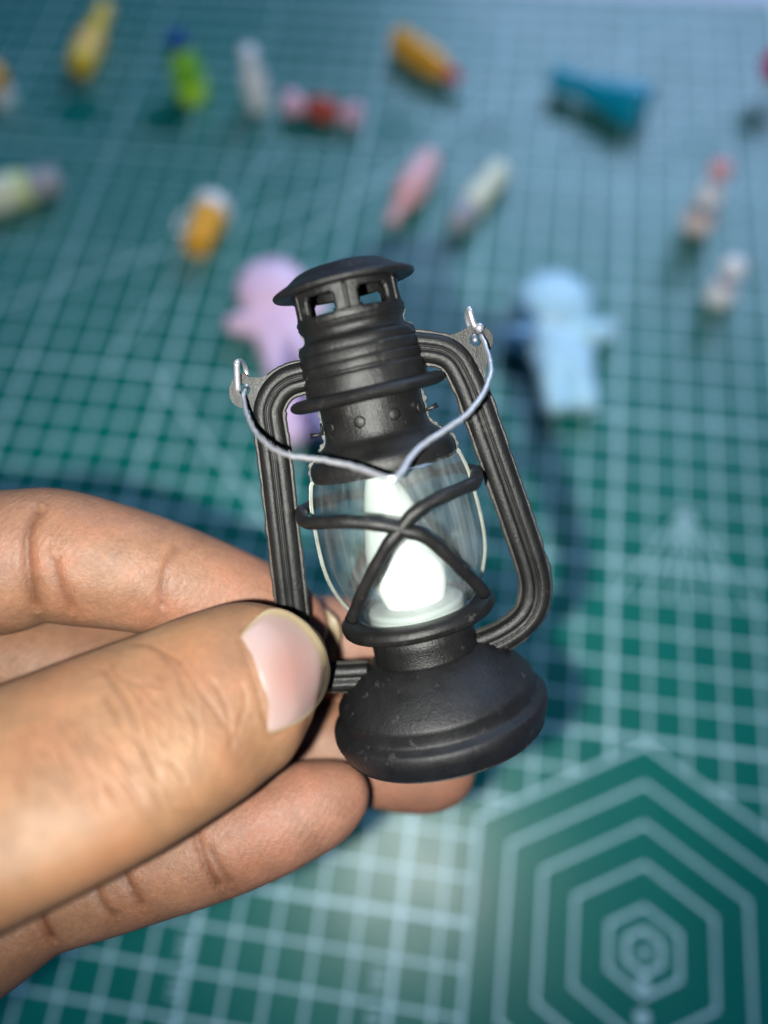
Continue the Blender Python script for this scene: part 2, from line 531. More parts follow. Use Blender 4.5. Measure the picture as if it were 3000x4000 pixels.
# collar with eight windows
zb, zt = h(694), h(611)
nth, nz = 144, 14
zz = np.linspace(zb, zt, nz + 1)
def present(k, i):
    a = (k + 0.5) / nth * 360
    d = (a - 270) % 60 - 30                 # window centres half-way between posts
    fz = (i + 0.5) / nz
    if abs(d) < 17.5 and 0.24 < fz < 0.72:
        return abs(d) > 14.5 and (fz > 0.64 or fz < 0.30)
    return True
cb = MB(); vi = {}
def cv(k, i, s):
    key = (k % nth, i, s)
    if key not in vi:
        a = 2 * math.pi * (k % nth) / nth
        fz = i / nz
        r = 0.672 - 0.012 * fz - (0.085 if s else 0) + (0.012 if (0.08 < fz < 0.2 and not s) else 0)
        cb.v.append((r * math.cos(a), r * math.sin(a), float(zz[i]))); vi[key] = len(cb.v) - 1
    return vi[key]
for k in range(nth):
    for i in range(nz):
        if not present(k, i): continue
        for s in (0, 1):
            q = (cv(k, i, s), cv(k + 1, i, s), cv(k + 1, i + 1, s), cv(k, i + 1, s))
            cb.f.append(q if not s else q[::-1])
        for dk, di, e in ((1, 0, ((1, 0), (1, 1))), (-1, 0, ((0, 1), (0, 0))), (0, 1, ((1, 1), (0, 1))), (0, -1, ((0, 0), (1, 0)))):
            k2, i2 = k + dk, i + di
            if 0 <= i2 < nz and present(k2 % nth, i2): continue
            (a1, b1), (a2, b2) = e
            cb.f.append((cv(k + a1, i + b1, 0), cv(k + a1, i + b1, 1), cv(k + a2, i + b2, 1), cv(k + a2, i + b2, 0)))
collar = cb.build("collar", M_BLACK, lantern)
# raised bead on each collar post
for k in range(6):
    a = math.radians(270 + 60 * k)
    p = [np.array([0.672 * math.cos(a), 0.672 * math.sin(a), z_]) for z_ in np.linspace(zb + 0.2 * (zt - zb), zb + 0.86 * (zt - zb), 8)]
    v, f = tube(p, 0.026, 8)
    MB().add(v, f).build("bead", M_BLACK, collar)
# cap
cap = smooth_profile([(0.62, h(622)), (0.78, h(625)), (0.86, h(624)), (0.888, h(618)), (0.875, h(612)), (0.80, h(605)), (0.71, h(598)), (0.64, h(590)), (0.57, h(582)),
                      (0.48, h(576)), (0.36, h(572)), (0.20, h(570)), (0.001, h(569))], 4)
v, f = lathe(cap, 96, bump=rough_edge(0.008))
MB().add(v, f).build("cap", M_BLACK, lantern)
# parting seam left by the mould, a thin fin in the frame plane
def seam(prof, w, th, amp, inner=0.02, sides=(-1, 1)):
    mb = MB()
    P = np.array(prof, float); d = np.r_[0, np.cumsum(np.linalg.norm(np.diff(P, axis=0), axis=1))]
    t = np.arange(0, d[-1], 0.02); P = np.stack([np.interp(t, d, P[:, 0]), np.interp(t, d, P[:, 1])], 1)
    T = np.gradient(P, axis=0); T /= np.linalg.norm(T, axis=1)[:, None] + 1e-9
    Nn = np.stack([T[:, 1], -T[:, 0]], 1)
    Nn *= np.sign((Nn[:, 0] + 1e-3).sum())
    for s_ in sides:
        j_ = np.convolve(rng.normal(0, 1, len(P) + 4), np.ones(2) / 2, 'same')[2:-2] * amp
        v, f = [], []
        for i in range(len(P)):
            a_ = P[i] - Nn[i] * inner; b_ = P[i] + Nn[i] * max(0.004, w + j_[i])
            for q_, yy in ((a_, -th), (b_, -th * 0.4), (b_, th * 0.4), (a_, th)): v.append((s_ * q_[0], yy, q_[1]))
        for i in range(len(P) - 1):
            for k in range(4):
                k2 = (k + 1) % 4
                f.append((i * 4 + k, i * 4 + k2, (i + 1) * 4 + k2, (i + 1) * 4 + k))
        mb.add(v, f)
    return mb
seam(fit_r(smooth_profile(brl, 3)), 0.030, 0.026, 0.014).build("mould_seam", M_WORN, lantern, smooth=False)
seam(fit_r(ch), 0.030, 0.026, 0.014).build("mould_seam", M_WORN, lantern, smooth=False)
# small moulded studs round the skirt
for a in (216, 255, 292, 330, 180, 60, 120):
    ar = math.radians(a); c_ = np.array([math.cos(ar), math.sin(ar), 0]) * 0.668; c_[2] = h(900)
    v, f = ellipsoid(c_, (0.022, 0.075, 0.075), 14, 8, np.array([[math.cos(ar), -math.sin(ar), 0], [math.sin(ar), math.cos(ar), 0], [0, 0, 1]]))
    MB().add(v, f).build("stud", M_BLACK, lantern)
# sprue pins left by the mould
for pts in (((698, 937), (684, 940), (671, 942)), ((917, 887), (932, 881), (945, 874))):
    v, f = tube([plane(x, y, -0.1) for x, y in pts], [0.022, 0.024, 0.036], 8)
    MB().add(v, f).build("sprue_pin", M_BLACK, lantern)

# frame tubes -------------------------------------------------------------
def chain(px, sc, off):
    return [((x / sc + off[0]) * 0.553, (y / sc + off[1]) * 0.553) for x, y in px]
left = [(672, 813)] + chain([(680, 345), (560, 380), (470, 450), (415, 550), (400, 660), (445, 950), (510, 1520), (580, 2130)], 2.011, (850, 1300)) + \
       [(637, 1365), (646, 1410), (662, 1442), (690, 1459), (730, 1462), (800, 1458)]
right = chain([(-20, 230), (60, 232), (180, 250), (260, 300), (320, 400), (370, 520), (470, 800), (640, 1290), (712, 1520), (724, 1640), (700, 1740), (640, 1820), (540, 1890), (440, 1935), (330, 1975), (230, 2000)], 1.475, (1600, 1200))
def resample(P, step):
    P = smooth_profile(P, 8); d = np.r_[0, np.cumsum(np.linalg.norm(np.diff(P, axis=0), axis=1))]
    t = np.arange(0, d[-1], step)
    return np.stack([np.interp(t, d, P[:, k]) for k in range(P.shape[1])], 1)
half = [(-0.185, 0.030), (-0.178, 0.085), (-0.155, 0.122), (-0.110, 0.146), (-0.070, 0.150), (-0.036, 0.142), (-0.028, 0.116), (-0.020, 0.115), (-0.011, 0.138), (0.011, 0.138)]
half += [(-w, d_) for w, d_ in half[7::-1]]
section = [(w, -d_) for w, d_ in half] + [(w, d_) for w, d_ in half[::-1]]
def sweep(P, sec):
    T = np.gradient(P, axis=0); T /= np.linalg.norm(T, axis=1)[:, None]
    Sd = np.stack([-T[:, 2], np.zeros(len(T)), T[:, 0]], 1)            # across, inside the plane
    v, f = [], []; n = len(sec)
    for i in range(len(P)):
        for w, d_ in sec:
            v.append(P[i] + Sd[i] * w + np.array([0, d_, 0]))
    for i in range(len(P) - 1):
        for k in range(n):
            k2 = (k + 1) % n
            f.append((i * n + k, i * n + k2, (i + 1) * n + k2, (i + 1) * n + k))
    f.append(tuple(range(n))[::-1]); f.append(tuple((len(P) - 1) * n + k for k in range(n)))
    return v, f
def flange(P, wid):
    T = np.gradient(P, axis=0); T /= np.linalg.norm(T, axis=1)[:, None]
    Sd = np.stack([-T[:, 2], np.zeros(len(T)), T[:, 0]], 1)
    v, f = [], []
    ja = np.convolve(rng.normal(0, 1, len(P) + 8), np.ones(3) / 3, 'same')[4:-4] * 0.009
    jb = np.convolve(rng.normal(0, 1, len(P) + 8), np.ones(3) / 3, 'same')[4:-4] * 0.009
    for i in range(len(P)):
        for w, d_ in ((-wid - ja[i], 0), (-wid - ja[i] + 0.02, -0.030), (wid + jb[i] - 0.02, -0.030), (wid + jb[i], 0), (wid + jb[i] - 0.02, 0.03), (-wid - ja[i] + 0.02, 0.03)):
            v.append(P[i] + Sd[i] * w + np.array([0, d_, 0]))
    for i in range(len(P) - 1):
        for k in range(6):
            k2 = (k + 1) % 6
            f.append((i * 6 + k, i * 6 + k2, (i + 1) * 6 + k2, (i + 1) * 6 + k))
    return v, f
tubes = []
for pts in (left, right):
    P = resample(np.array([plane(x, y) for x, y in pts]), 0.035)
    v, f = sweep(P, section)
    tb_ = MB().add(v, f).build("side_tube", M_BLACK, lantern); tubes.append(tb_)
    v, f = flange(P, 0.226)
    MB().add(v, f).build("mould_seam", M_FLANGE, tb_, smooth=False)
# lugs the bail hangs from
def plate(poly, holes_c, hole_r, th):
    bm = bmesh.new()
    P = [plane(x, y) for x, y in poly]; c = plane(*holes_c)
    n = len(P)
    P = smooth_profile(P + [P[0]], 3)[:-1]; n = len(P)
    ring = []
    for p in P:
        d = p - c; d[1] = 0; d /= np.linalg.norm(d); ring.append(c + d * hole_r)
    v = [p + np.array([0, -th, 0]) for p in P] + [p + np.array([0, th, 0]) for p in P] + [p + np.array([0, -th, 0]) for p in ring] + [p + np.array([0, th, 0]) for p in ring]
    f = []
    for i in range(n):
        j = (i + 1) % n
        f += [(i, j, n + j, n + i), (2 * n + i, 3 * n + i, 3 * n + j, 2 * n + j), (i, 2 * n + i, 2 * n + j, j), (n + i, n + j, 3 * n + j, 3 * n + i)]
    return v, f
lug_l = chain([(400, 330), (330, 352), (250, 345), (200, 318), (150, 335), (108, 400), (95, 470), (115, 540), (160, 578), (215, 590), (290, 610), (330, 480)], 2.011, (850, 1300))
lug_r = chain([(215, 165), (270, 150), (320, 125), (360, 100), (420, 108), (468, 150), (478, 200), (462, 245), (440, 330), (430, 420), (390, 330), (320, 240)], 1.475, (1600, 1200))
hole_l = chain([(215, 445)], 2.011, (850, 1300))[0]
hole_r = chain([(378, 190)], 1.475, (1600, 1200))[0]
for poly, hc, tb_ in ((lug_l, hole_l, tubes[0]), (lug_r, hole_r, tubes[1])):
    v, f = plate(poly, hc, 0.075, 0.040)
    MB().add(v, f).build("lug", M_BLACK, tb_, smooth=False)
# wire guard, front and back
def r3(x, y): return (x * 0.38337 + 470, y * 0.38337 + 525)
def r4(x, y): return (x * 0.38337 + 608.3, y * 0.38337 + 940.1)
z_low, z_high = h(1322), h(1130)
def r_guard(z): return float(np.interp(z, [z_low - 0.2, z_low, z_high, z_high + 0.6], [1.03, 1.04, 1.25, 1.30]))
g1 = [(88, 470), (130, 488), (220, 494), (350, 488), (520, 500), (640, 522), (700, 543), (790, 566), (900, 645), (1000, 745), (1100, 840), (1150, 905)]
g2 = [(1140, 232), (1090, 262), (1040, 290), (930, 335), (810, 395), (730, 455), (690, 505), (655, 548), (595, 625), (520, 760), (455, 890), (395, 1040)]
for g in (g1, g2):
    P = np.array([on_round(*r4(x, y), r_guard) for x, y in g])
    P[0][1] = 0.0
    P = resample(P, 0.06)
    rad = 0.080 + 0.004 * np.sin(np.arange(len(P)) * 0.9)
    v, f = tube(P, rad, 12)
    MB().add(v, f).build("guard_wire", M_BLACK, lantern)
    Q = P * np.array([1, -1, 1])
    v, f = tube(Q, 0.080, 12)
    MB().add(v, f).build("guard_wire", M_BLACK, lantern)
# globe
gp = smooth_profile([(0.72, h(1318)), (0.84, h(1305)), (0.95, h(1284)), (1.04, h(1257)), (1.105, h(1225)), (1.135, h(1190)), (1.135, h(1150)), (1.115, h(1100)), (1.085, h(1055)), (1.035, h(1022)),
                     (1.00, h(1008)), (0.93, h(1001)), (0.75, h(998))], 6)
gp = np.array(fit_r(gp))
gi = gp.copy(); gi[:, 0] -= np.interp(np.arange(len(gi)), [0, 10, len(gi) - 10, len(gi) - 1], [0.08, 0.12, 0.12, 0.08])
globe_b = MB(); v, f = lathe(list(gp) + list(gi[::-1]) + [gp[0]], 128); globe_b.add(v, f)
globe = globe_b.build("glass_globe", M_GLASS, lantern, weld=True)
M_SEAM = plastic("frosted_clear_seam", (0.26, 0.26, 0.22), 0.35, spec=0.6, mott=0.35, sss=0.3)
seam(gp[10:-8], 0.014, 0.024, 0.0015, 0.030).build("globe_seam", M_SEAM, globe, smooth=False)
# white disc and flame inside
v, f = lathe([(0.001, h(1299)), (0.52, h(1299)), (0.62, h(1300)), (0.635, h(1304)), (0.645, h(1325)), (0.001, h(1325))], 64)
MB().add(v, f).build("candle_disc", M_DISC, lantern)
def lobe(stations):                                  # (centre x, centre y, height, rx, ry)
    v, f = [], []; n = 40
    S = smooth_profile(stations, 5)
    for cx, cy, z, rx, ry in S:
        for k in range(n):
            a = 2 * math.pi * k / n
            v.append((cx + rx * math.cos(a), cy + ry * math.sin(a), z))
    for i in range(len(S) - 1):
        for k in range(n):
            k2 = (k + 1) % n
            f.append((i * n + k, i * n + k2, (i + 1) * n + k2, (i + 1) * n + k))
    f.append(tuple(range(n))[::-1]); f.append(tuple((len(S) - 1) * n + k for k in range(n)))
    return v, f
v, f = lobe([(0.0, 0.06, h(1301), 0.40, 0.34), (0.0, 0.06, h(1262), 0.47, 0.40), (-0.01, 0.06, h(1230), 0.50, 0.42), (-0.02, 0.06, h(1190), 0.485, 0.41), (-0.04, 0.06, h(1145), 0.42, 0.36),
             (-0.06, 0.06, h(1100), 0.34, 0.29), (-0.085, 0.06, h(1060), 0.26, 0.22), (-0.11, 0.06, h(1025), 0.17, 0.15), (-0.125, 0.06, h(1000), 0.10, 0.09), (-0.13, 0.06, h(985), 0.03, 0.03)])
flame = MB().add(v, f).build("flame", M_FLAME, lantern)
v, f = lobe([(0.01, -0.02, h(1301), 0.38, 0.32), (0.01, -0.03, h(1270), 0.44, 0.37), (0.01, -0.03, h(1245), 0.45, 0.38), (0.01, -0.03, h(1215), 0.42, 0.37),
             (0.0, -0.02, h(1185), 0.35, 0.35), (-0.01, 0.0, h(1160), 0.26, 0.30), (-0.02, 0.02, h(1135), 0.12, 0.20)])
MB().add(v, f).build("flame_bulb", M_BULB, flame)
# bail wire: pivots on the lugs, tilted forward towards the viewer
bl = chain([(222, 440), (205, 500), (222, 600), (262, 720), (330, 820), (420, 900), (510, 945), (600, 970)], 2.011, (850, 1300))
bl += [r3(*p) for p in ((560, 1216), (700, 1243), (800, 1268), (900, 1305), (965, 1327), (1000, 1326), (1035, 1292), (1085, 1215), (1150, 1142), (1270, 1062), (1400, 970), (1490, 860),
                        (1532, 760), (1540, 690), (1515, 590), (1478, 505))]
pl, pr_ = np.array(hole_l), np.array(hole_r)
dirp = (pr_ - pl) / np.linalg.norm(pr_ - pl); nrp = np.array([-dirp[1], dirp[0]])
zl, zr = to_cam(LORG + LROT @ plane(*hole_l))[2], to_cam(LORG + LROT @ plane(*hole_r))[2]
BP = []
for x, y in bl:
    q = np.array([x, y]) - pl
    t = np.clip(q @ dirp / np.linalg.norm(pr_ - pl), 0, 1); d_ = q @ nrp
    z = zl + (zr - zl) * t - 0.10 - 1.5 * np.clip(d_ / 255, 0, 1.1) ** 0.9
    BP.append(local(x, y, z))
BP = resample(np.array(BP), 0.05)
v, f = tube(BP + rng.normal(0, 0.003, BP.shape), 0.029, 10)
bail = MB().add(v, f).build("bail", M_WIRE, lantern)
# bent-back wire ends at both lugs
el = [(150, 232), (152, 300), (156, 400), (160, 462)]
P = [plane(*chain([p], 2.011, (850, 1300))[0], -0.16 - 0.10 * (1 - i / 3)) for i, p in enumerate(el)]
P2 = [plane(*chain([p], 2.011, (850, 1300))[0], dd) for p, dd in (((150, 232), -0.26), ((180, 222), -0.05), ((215, 270), 0.14), ((232, 360), 0.16), ((224, 440), 0.06), ((222, 445), -0.08))]
v, f = tube(resample(np.array(P), 0.04), 0.040, 10); mbw = MB().add(v, f)
v, f = tube(resample(np.array(P2), 0.04), 0.034, 10); mbw.add(v, f)
mbw.build("wire_end", M_WIRE, bail)
er = [(345, 10), (358, 60), (378, 112), (400, 118)]
P = [plane(*chain([p], 1.475, (1600, 1200))[0], -0.14) for p in er]
P2 = [plane(*chain([p], 1.475, (1600, 1200))[0], dd) for p, dd in (((345, 10), -0.14), ((330, 40), 0.02), ((340, 100), 0.12), ((372, 170), 0.12), ((378, 192), -0.08))]
v, f = tube(resample(np.array(P), 0.04), 0.036, 10); mbw = MB().add(v, f)
v, f = tube(resample(np.array(P2), 0.04), 0.032, 10); mbw.add(v, f)
v, f = ellipsoid(plane(*chain([(402, 117)], 1.475, (1600, 1200))[0], -0.15), (0.058, 0.058, 0.058), 14, 8); mbw.add(v, f)
mbw.build("wire_end", M_WIRE, bail)

# ------------------------------------------------------------------ hand
HZ = 0.935
# chains of stations: x, y in the photograph, depth (cm), half width across (photo units), thickness ratio
THUMB = [(-420, 1880, 8.6, 346, 0.65, 34), (-260, 1832, 8.15, 306, 0.63, 34), (-100, 1768, 8.1, 278, 0.61, 34), (78, 1694, 8.35, 264, 0.59, 34), (238, 1624, 8.8, 249, 0.61, 32), (396, 1550, 9.25, 222, 0.65, 28),
         (480, 1508, 9.5, 198, 0.74, 12), (548, 1475, 9.72, 183, 0.76, 8), (598, 1459, 9.9, 157, 0.78, 4), (638, 1451, 10.02, 128, 0.80, 2), (667, 1449, 10.1, 94, 0.9, 0), (686, 1452, 10.14, 56, 1.0, 0), (697, 1456, 10.16, 18, 1.3, 0)]
INDEX = [(-420, 1330, 10.6, 190, 1.0), (-260, 1262, 10.7, 172, 0.98), (-120, 1224, 10.8, 164, 0.96), (0, 1214, 10.9, 158, 0.95), (60, 1203, 10.95, 149, 0.95), (105, 1197, 11.0, 144, 0.95), (165, 1208, 11.05, 143, 0.95),
         (270, 1229, 11.2, 133, 0.95), (360, 1252, 11.35, 124, 0.95), (450, 1284, 11.5, 118, 0.92), (540, 1318, 11.65, 110, 0.90), (610, 1347, 11.75, 98, 0.88), (655, 1364, 11.82, 80, 0.9), (685, 1375, 11.86, 54, 1.0), (700, 1381, 11.88, 20, 1.4)]
MIDDLE = [(-420, 1500, 11.6, 180, 0.95), (-200, 1450, 11.9, 140, 0.95), (0, 1432, 12.3, 122, 0.95), (200, 1440, 12.6, 116, 0.95), (400, 1425, 12.8, 114, 0.95), (600, 1405, 12.95, 112, 0.95), (730, 1395, 13.0, 108, 0.95),
          (820, 1392, 13.05, 94, 0.95), (870, 1391, 13.1, 66, 1.0), (895, 1391, 13.1, 20, 1.5)]
RING = [(-420, 1700, 11.8, 180, 0.95), (-200, 1650, 12.5, 130, 0.95), (0, 1620, 12.9, 118, 0.95), (250, 1598, 13.0, 110, 0.95), (500, 1592, 12.95, 108, 0.95), (700, 1612, 12.85, 106, 0.95), (830, 1640, 12.8, 104, 0.93),
        (920, 1656, 12.8, 98, 0.92), (975, 1662, 12.8, 80, 0.95), (1008, 1664, 12.8, 52, 1.1), (1024, 1664, 12.8, 18, 1.6)]
LITTLE = [(-420, 2060, 10.6, 300, 0.75), (-200, 2040, 10.5, 230, 0.8), (-40, 1990, 10.6, 165, 0.9), (60, 1950, 10.7, 132, 0.92), (110, 1930, 10.75, 121, 0.92), (215, 1898, 10.85, 121, 0.92), (330, 1862, 10.95, 120, 0.92), (445, 1826, 11.05, 119, 0.92),
          (560, 1787, 11.15, 113, 0.92), (640, 1755, 11.22, 104, 0.92), (700, 1732, 11.28, 93, 0.92), (748, 1711, 11.32, 72, 0.95), (778, 1699, 11.34, 48, 1.05), (794, 1693, 11.35, 16, 1.6)]
PALM = [(-240, 1690, 11.0, 300, 0.42), (-420, 1740, 10.6, 430, 0.42), (-700, 1830, 10.2, 520, 0.42), (-1000, 1930, 9.9, 520, 0.42), (-1300, 2030, 9.7, 400, 0.5), (-1600, 2130, 9.7, 330, 0.6), (-2200, 2330, 9.8, 350, 0.7), (-3200, 2660, 10.0, 400, 0.75)]

def finger_surface(st, n=36):
    S = smooth_profile([tuple(q) + (0,) * (6 - len(q)) for q in st], 5); S[:, 2] *= HZ
    C = np.array([W(x, y, z) for x, y, z, _, _, _ in S])
    T = np.gradient(C, axis=0); T /= np.linalg.norm(T, axis=1)[:, None]
    v, f, rad = [], [], []
    for i in range(len(S)):
        view = C[i] - CAM; view /= np.linalg.norm(view)
        side = np.cross(T[i], view); side /= np.linalg.norm(side)
        dep = np.cross(side, T[i])
        ro = math.radians(S[i][5]); sgn = -1 if (RR @ side)[1] < 0 else 1
        s0, d0 = side * sgn, dep * (1 if dep @ view > 0 else -1)
        side, dep = s0 * math.cos(ro) + d0 * math.sin(ro) * -1, d0 * math.cos(ro) + s0 * math.sin(ro)
        hw = max(S[i][3], 4) * UNIT * S[i][2] / F
        rad.append(hw)
        for k in range(n):
            a = 2 * math.pi * k / n
            c_, s_ = math.cos(a), math.sin(a)
            v.append(C[i] + side * hw * np.sign(c_) * abs(c_) ** 0.93 + dep * hw * S[i][4] * np.sign(s_) * abs(s_) ** 0.93)
    for i in range(len(S) - 1):
        for k in range(n):
            k2 = (k + 1) % n
            f.append((i * n + k, i * n + k2, (i + 1) * n + k2, (i + 1) * n + k))
    f.append(tuple(range(n))[::-1]); f.append(tuple((len(S) - 1) * n + k for k in range(n)))
    return v, f, C, np.array(rad)

hb = MB(); cores = []
for st in (THUMB, INDEX, MIDDLE, RING, LITTLE, PALM):
    v, f, C, rad = finger_surface(st)
    hb.add(v, f); cores.append((C, rad))
me = bpy.data.meshes.new("hand_raw"); me.from_pydata(hb.v, [], hb.f); me.validate()
bm = bmesh.new(); bm.from_mesh(me); bmesh.ops.recalc_face_normals(bm, faces=bm.faces); bm.to_mesh(me); bm.free()
tmp = bpy.data.objects.new("hand_raw", me); COL.objects.link(tmp)
rm = tmp.modifiers.new("r", 'REMESH'); rm.mode = 'VOXEL'; rm.voxel_size = 0.048
sm = tmp.modifiers.new("s", 'SMOOTH'); sm.factor = 0.5; sm.iterations = 6
dg = bpy.context.evaluated_depsgraph_get()
hm = bpy.data.meshes.new_from_object(tmp.evaluated_get(dg))
bpy.data.objects.remove(tmp); bpy.data.meshes.remove(me)
bm = bmesh.new(); bm.from_mesh(hm); bm.normal_update()
sel = []
for f_ in bm.faces:
    c_ = np.array(f_.calc_center_median()); p_ = to_px(c_)
    if -40 < p_[0] < 760 and 1030 < p_[1] < 2212 and p_[2] < 11.6 and f_.normal.dot(Vector(c_ - CAM)) < 0: sel.append(f_)
ed = list({e_ for f_ in sel for e_ in f_.edges})
bmesh.ops.subdivide_edges(bm, edges=ed, cuts=2, use_grid_fill=True, smooth=0.0)
bm.to_mesh(hm); bm.free(); hm.update()
nv = len(hm.vertices)
print("hand vertices", nv)
co = np.empty(nv * 3); hm.vertices.foreach_get("co", co); co = co.reshape(-1, 3)
no = np.empty(nv * 3); hm.vertices.foreach_get("normal", no); no = no.reshape(-1, 3)
# which finger each vertex belongs to
own = np.full(nv, 9); bestd = np.full(nv, 1e9)
for fi, (C, rad) in enumerate(cores):
    for c_, r_ in zip(C, rad):
        d = np.linalg.norm(co - c_, axis=1) / max(r_, 0.3)
        k = d < bestd; own[k] = fi; bestd[k] = d[k]
q = (co - CAM) @ RR.T
pu = np.stack([(1500 + F * q[:, 0] / q[:, 2]) / UNIT, (2000 + F * q[:, 1] / q[:, 2]) / UNIT], 1)
vd = (co - CAM) / np.linalg.norm(co - CAM, axis=1)[:, None]
facing = -(vd * no).sum(1)
def seg_dist(P, poly):
    best = np.full(len(P), 1e9)
    for a, c in zip(poly[:-1], poly[1:]):
        a, c = np.array(a, float), np.array(c, float); e = c - a
        t = np.clip(((P - a) @ e) / (e @ e), 0, 1)
        best = np.minimum(best, np.linalg.norm(P - (a + t[:, None] * e), axis=1))
    return best
disp = np.zeros(nv); pig_shade = np.zeros(nv)
def s7(x, y): return (x * 0.3, y * 0.3 + 1023)
def s8(x, y): return (x * 0.3333, y * 0.3333 + 1659)
def s5(x, y): return (x * 0.5, y * 0.5 + 1023)
CREASES = [  # finger, polyline, width (units), depth (cm), pigment
    (1, [s7(300, 215), s7(215, 380), s7(195, 520), s7(205, 700), s7(230, 870), s7(270, 1010)], 8, 0.045, 0.75),
    (1, [s7(380, 560), s7(400, 720), s7(450, 860), s7(500, 960), s7(520, 1030)], 9, 0.030, 0.55),
    (1, [s7(1310, 480), s7(1230, 600), s7(1190, 720), s7(1170, 840), s7(1175, 1000)], 7, 0.025, 0.5),
    (4, [s8(1250, 350), s8(1290, 500), s8(1340, 650), s8(1410, 760), s8(1450, 800)], 7, 0.040, 0.7),
    (4, [s8(1340, 470), s8(1390, 590), s8(1470, 710), s8(1510, 780)], 6, 0.022, 0.5),
    (4, [s8(770, 610), s8(810, 710), s8(870, 820), s8(940, 930)], 7, 0.035, 0.7),
    (4, [s8(590, 690), s8(640, 840), s8(700, 930), s8(770, 985)], 7, 0.030, 0.6),
    (4, [s8(235, 900), s8(270, 1000), s8(310, 1080), s8(360, 1150)], 7, 0.055, 0.9),
]
THUMB_LINES = [  # knuckle folds of the thumb: s5 coordinates (0..1659 x 0..1383 crop)
    ([(560, 735), (640, 740), (720, 780), (790, 830), (860, 930), (930, 1020), (980, 1100)], 5, 0.018, 0.3),
    ([(690, 770), (760, 850), (830, 960), (860, 1080)], 4, 0.012, 0.25),
    ([(480, 800), (500, 860), (560, 900), (700, 920)], 4, 0.012, 0.25),
    ([(440, 830), (500, 920), (560, 1010), (600, 1130), (640, 1240), (690, 1330)], 6, 0.020, 0.3),
    ([(720, 960), (745, 1060), (740, 1160)], 4, 0.010, 0.2), ([(830, 1000), (860, 1120), (850, 1220)], 4, 0.010, 0.2),
    ([(340, 1110), (420, 1200), (500, 1290), (560, 1370)], 5, 0.012, 0.2), ([(900, 880), (960, 960), (990, 1060), (1000, 1180)], 5, 0.012, 0.25),
    ([(260, 1060), (330, 1180), (400, 1300)], 5, 0.010, 0.2), ([(600, 950), (640, 1040), (650, 1150), (700, 1250)], 4, 0.010, 0.2),
    ([(1040, 900), (1060, 980), (1040, 1080), (990, 1200)], 5, 0.010, 0.2),
    ([(1020, 690), (1060, 790), (1100, 900), (1130, 1010), (1155, 1115)], 6, 0.010, 0.35), ([(1030, 680), (1080, 645), (1120, 610)], 5, 0.02, 0.25),
    ([(1175, 1130), (1240, 1110), (1310, 1050)], 5, 0.015, 0.15)]
for pts, w_, d_, p_ in THUMB_LINES: CREASES.append((0, [s5(*p) for p in pts], w_ * 0.75, d_ * 0.75, min(0.6, p_ * 1.2)))
# many short fine wrinkles across the thumb's knuckle
for k in range(150):
    cx, cy = rng.uniform(20, 820), rng.uniform(760, 1380)
    if cy < 1120 - 0.42 * cx: continue
    an = math.radians(rng.uniform(50, 72)); L = rng.uniform(50, 150); bow_ = rng.uniform(-5, 9)
    CREASES.append((0, [s5(cx, cy), s5(cx + L * math.cos(an) * .5 + bow_, cy + L * math.sin(an) * .5 - bow_ * .5), s5(cx + L * math.cos(an), cy + L * math.sin(an))], 2.8, rng.uniform(0.006, 0.013), 0.30))
for fi, poly, w_, d_, p_ in CREASES:
    poly = smooth_profile(poly, 4)
    lo = poly.min(0) - 40; hi = poly.max(0) + 40
    k = np.where((own == fi) & (facing > 0.05) & (pu > lo).all(1) & (pu < hi).all(1))[0]
    if not len(k): continue
    dd = seg_dist(pu[k], poly)
    g = np.exp(-(dd / w_) ** 2)
    soft = 1.0 if fi == 0 else 1.5
    ends = np.clip(np.minimum(np.linalg.norm(pu[k] - poly[0], axis=1), np.linalg.norm(pu[k] - poly[-1], axis=1)) / (2.5 * w_), 0, 1)   # folds fade out
    g = (0.65 * np.exp(-(dd / (w_ * soft)) ** 2) + 0.35 * np.exp(-(dd / (w_ * soft * 3)) ** 2)) * ends
    disp[k] -= d_ * (g - 0.16 * np.exp(-((dd - 3.0 * w_) / (1.8 * w_)) ** 2) * ends)
    pig_shade[k] = np.maximum(pig_shade[k], p_ * (0.6 * np.exp(-(dd / (w_ * 1.2)) ** 2) + 0.4 * np.exp(-(dd / (w_ * 3.2)) ** 2)) * ends)
co += no * disp[:, None]
# tone of the skin itself: 0 brown back of the thumb .. 1 pink finger pads
tone = np.where(own == 0, 0.0, 0.45)
tips = {1: (640, 1350, 240), 2: (800, 1395, 260), 3: (960, 1660, 260), 4: (700, 1735, 260)}
for fi, (tx, ty, rr_) in tips.items():
    k = own == fi
    tone[k] += 0.55 * np.exp(-(np.hypot(pu[k, 0] - tx, pu[k, 1] - ty) / rr_) ** 2)
k = own == 1
tone[k] += 0.4 * np.exp(-(np.hypot(pu[k, 0] + 10, pu[k, 1] - 1180) / 80) ** 2)
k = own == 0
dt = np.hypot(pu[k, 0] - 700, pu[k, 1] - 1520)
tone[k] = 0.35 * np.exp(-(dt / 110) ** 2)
pig_shade[k] = np.maximum(pig_shade[k], 0.42 * np.exp(-(np.hypot((pu[k, 0] - 478) / 75, (pu[k, 1] - 1470) / 150)) ** 2))   # darker nail-fold skin, plus painted shade where the thumb's end tilts away
hm.vertices.foreach_set("co", (co * CM).ravel())
ca = hm.color_attributes.new("pigment_shade", 'FLOAT_COLOR', 'POINT')
ca.data.foreach_set("color", np.stack([pig_shade, np.clip(tone, 0, 1), np.zeros(nv), np.ones(nv)], 1).ravel())
hm.polygons.foreach_set("use_smooth", [True] * len(hm.polygons))
hm.materials.clear(); hm.update()
bvh = BVHTree.FromPolygons([tuple(p) for p in co], [tuple(p.vertices) for p in hm.polygons])

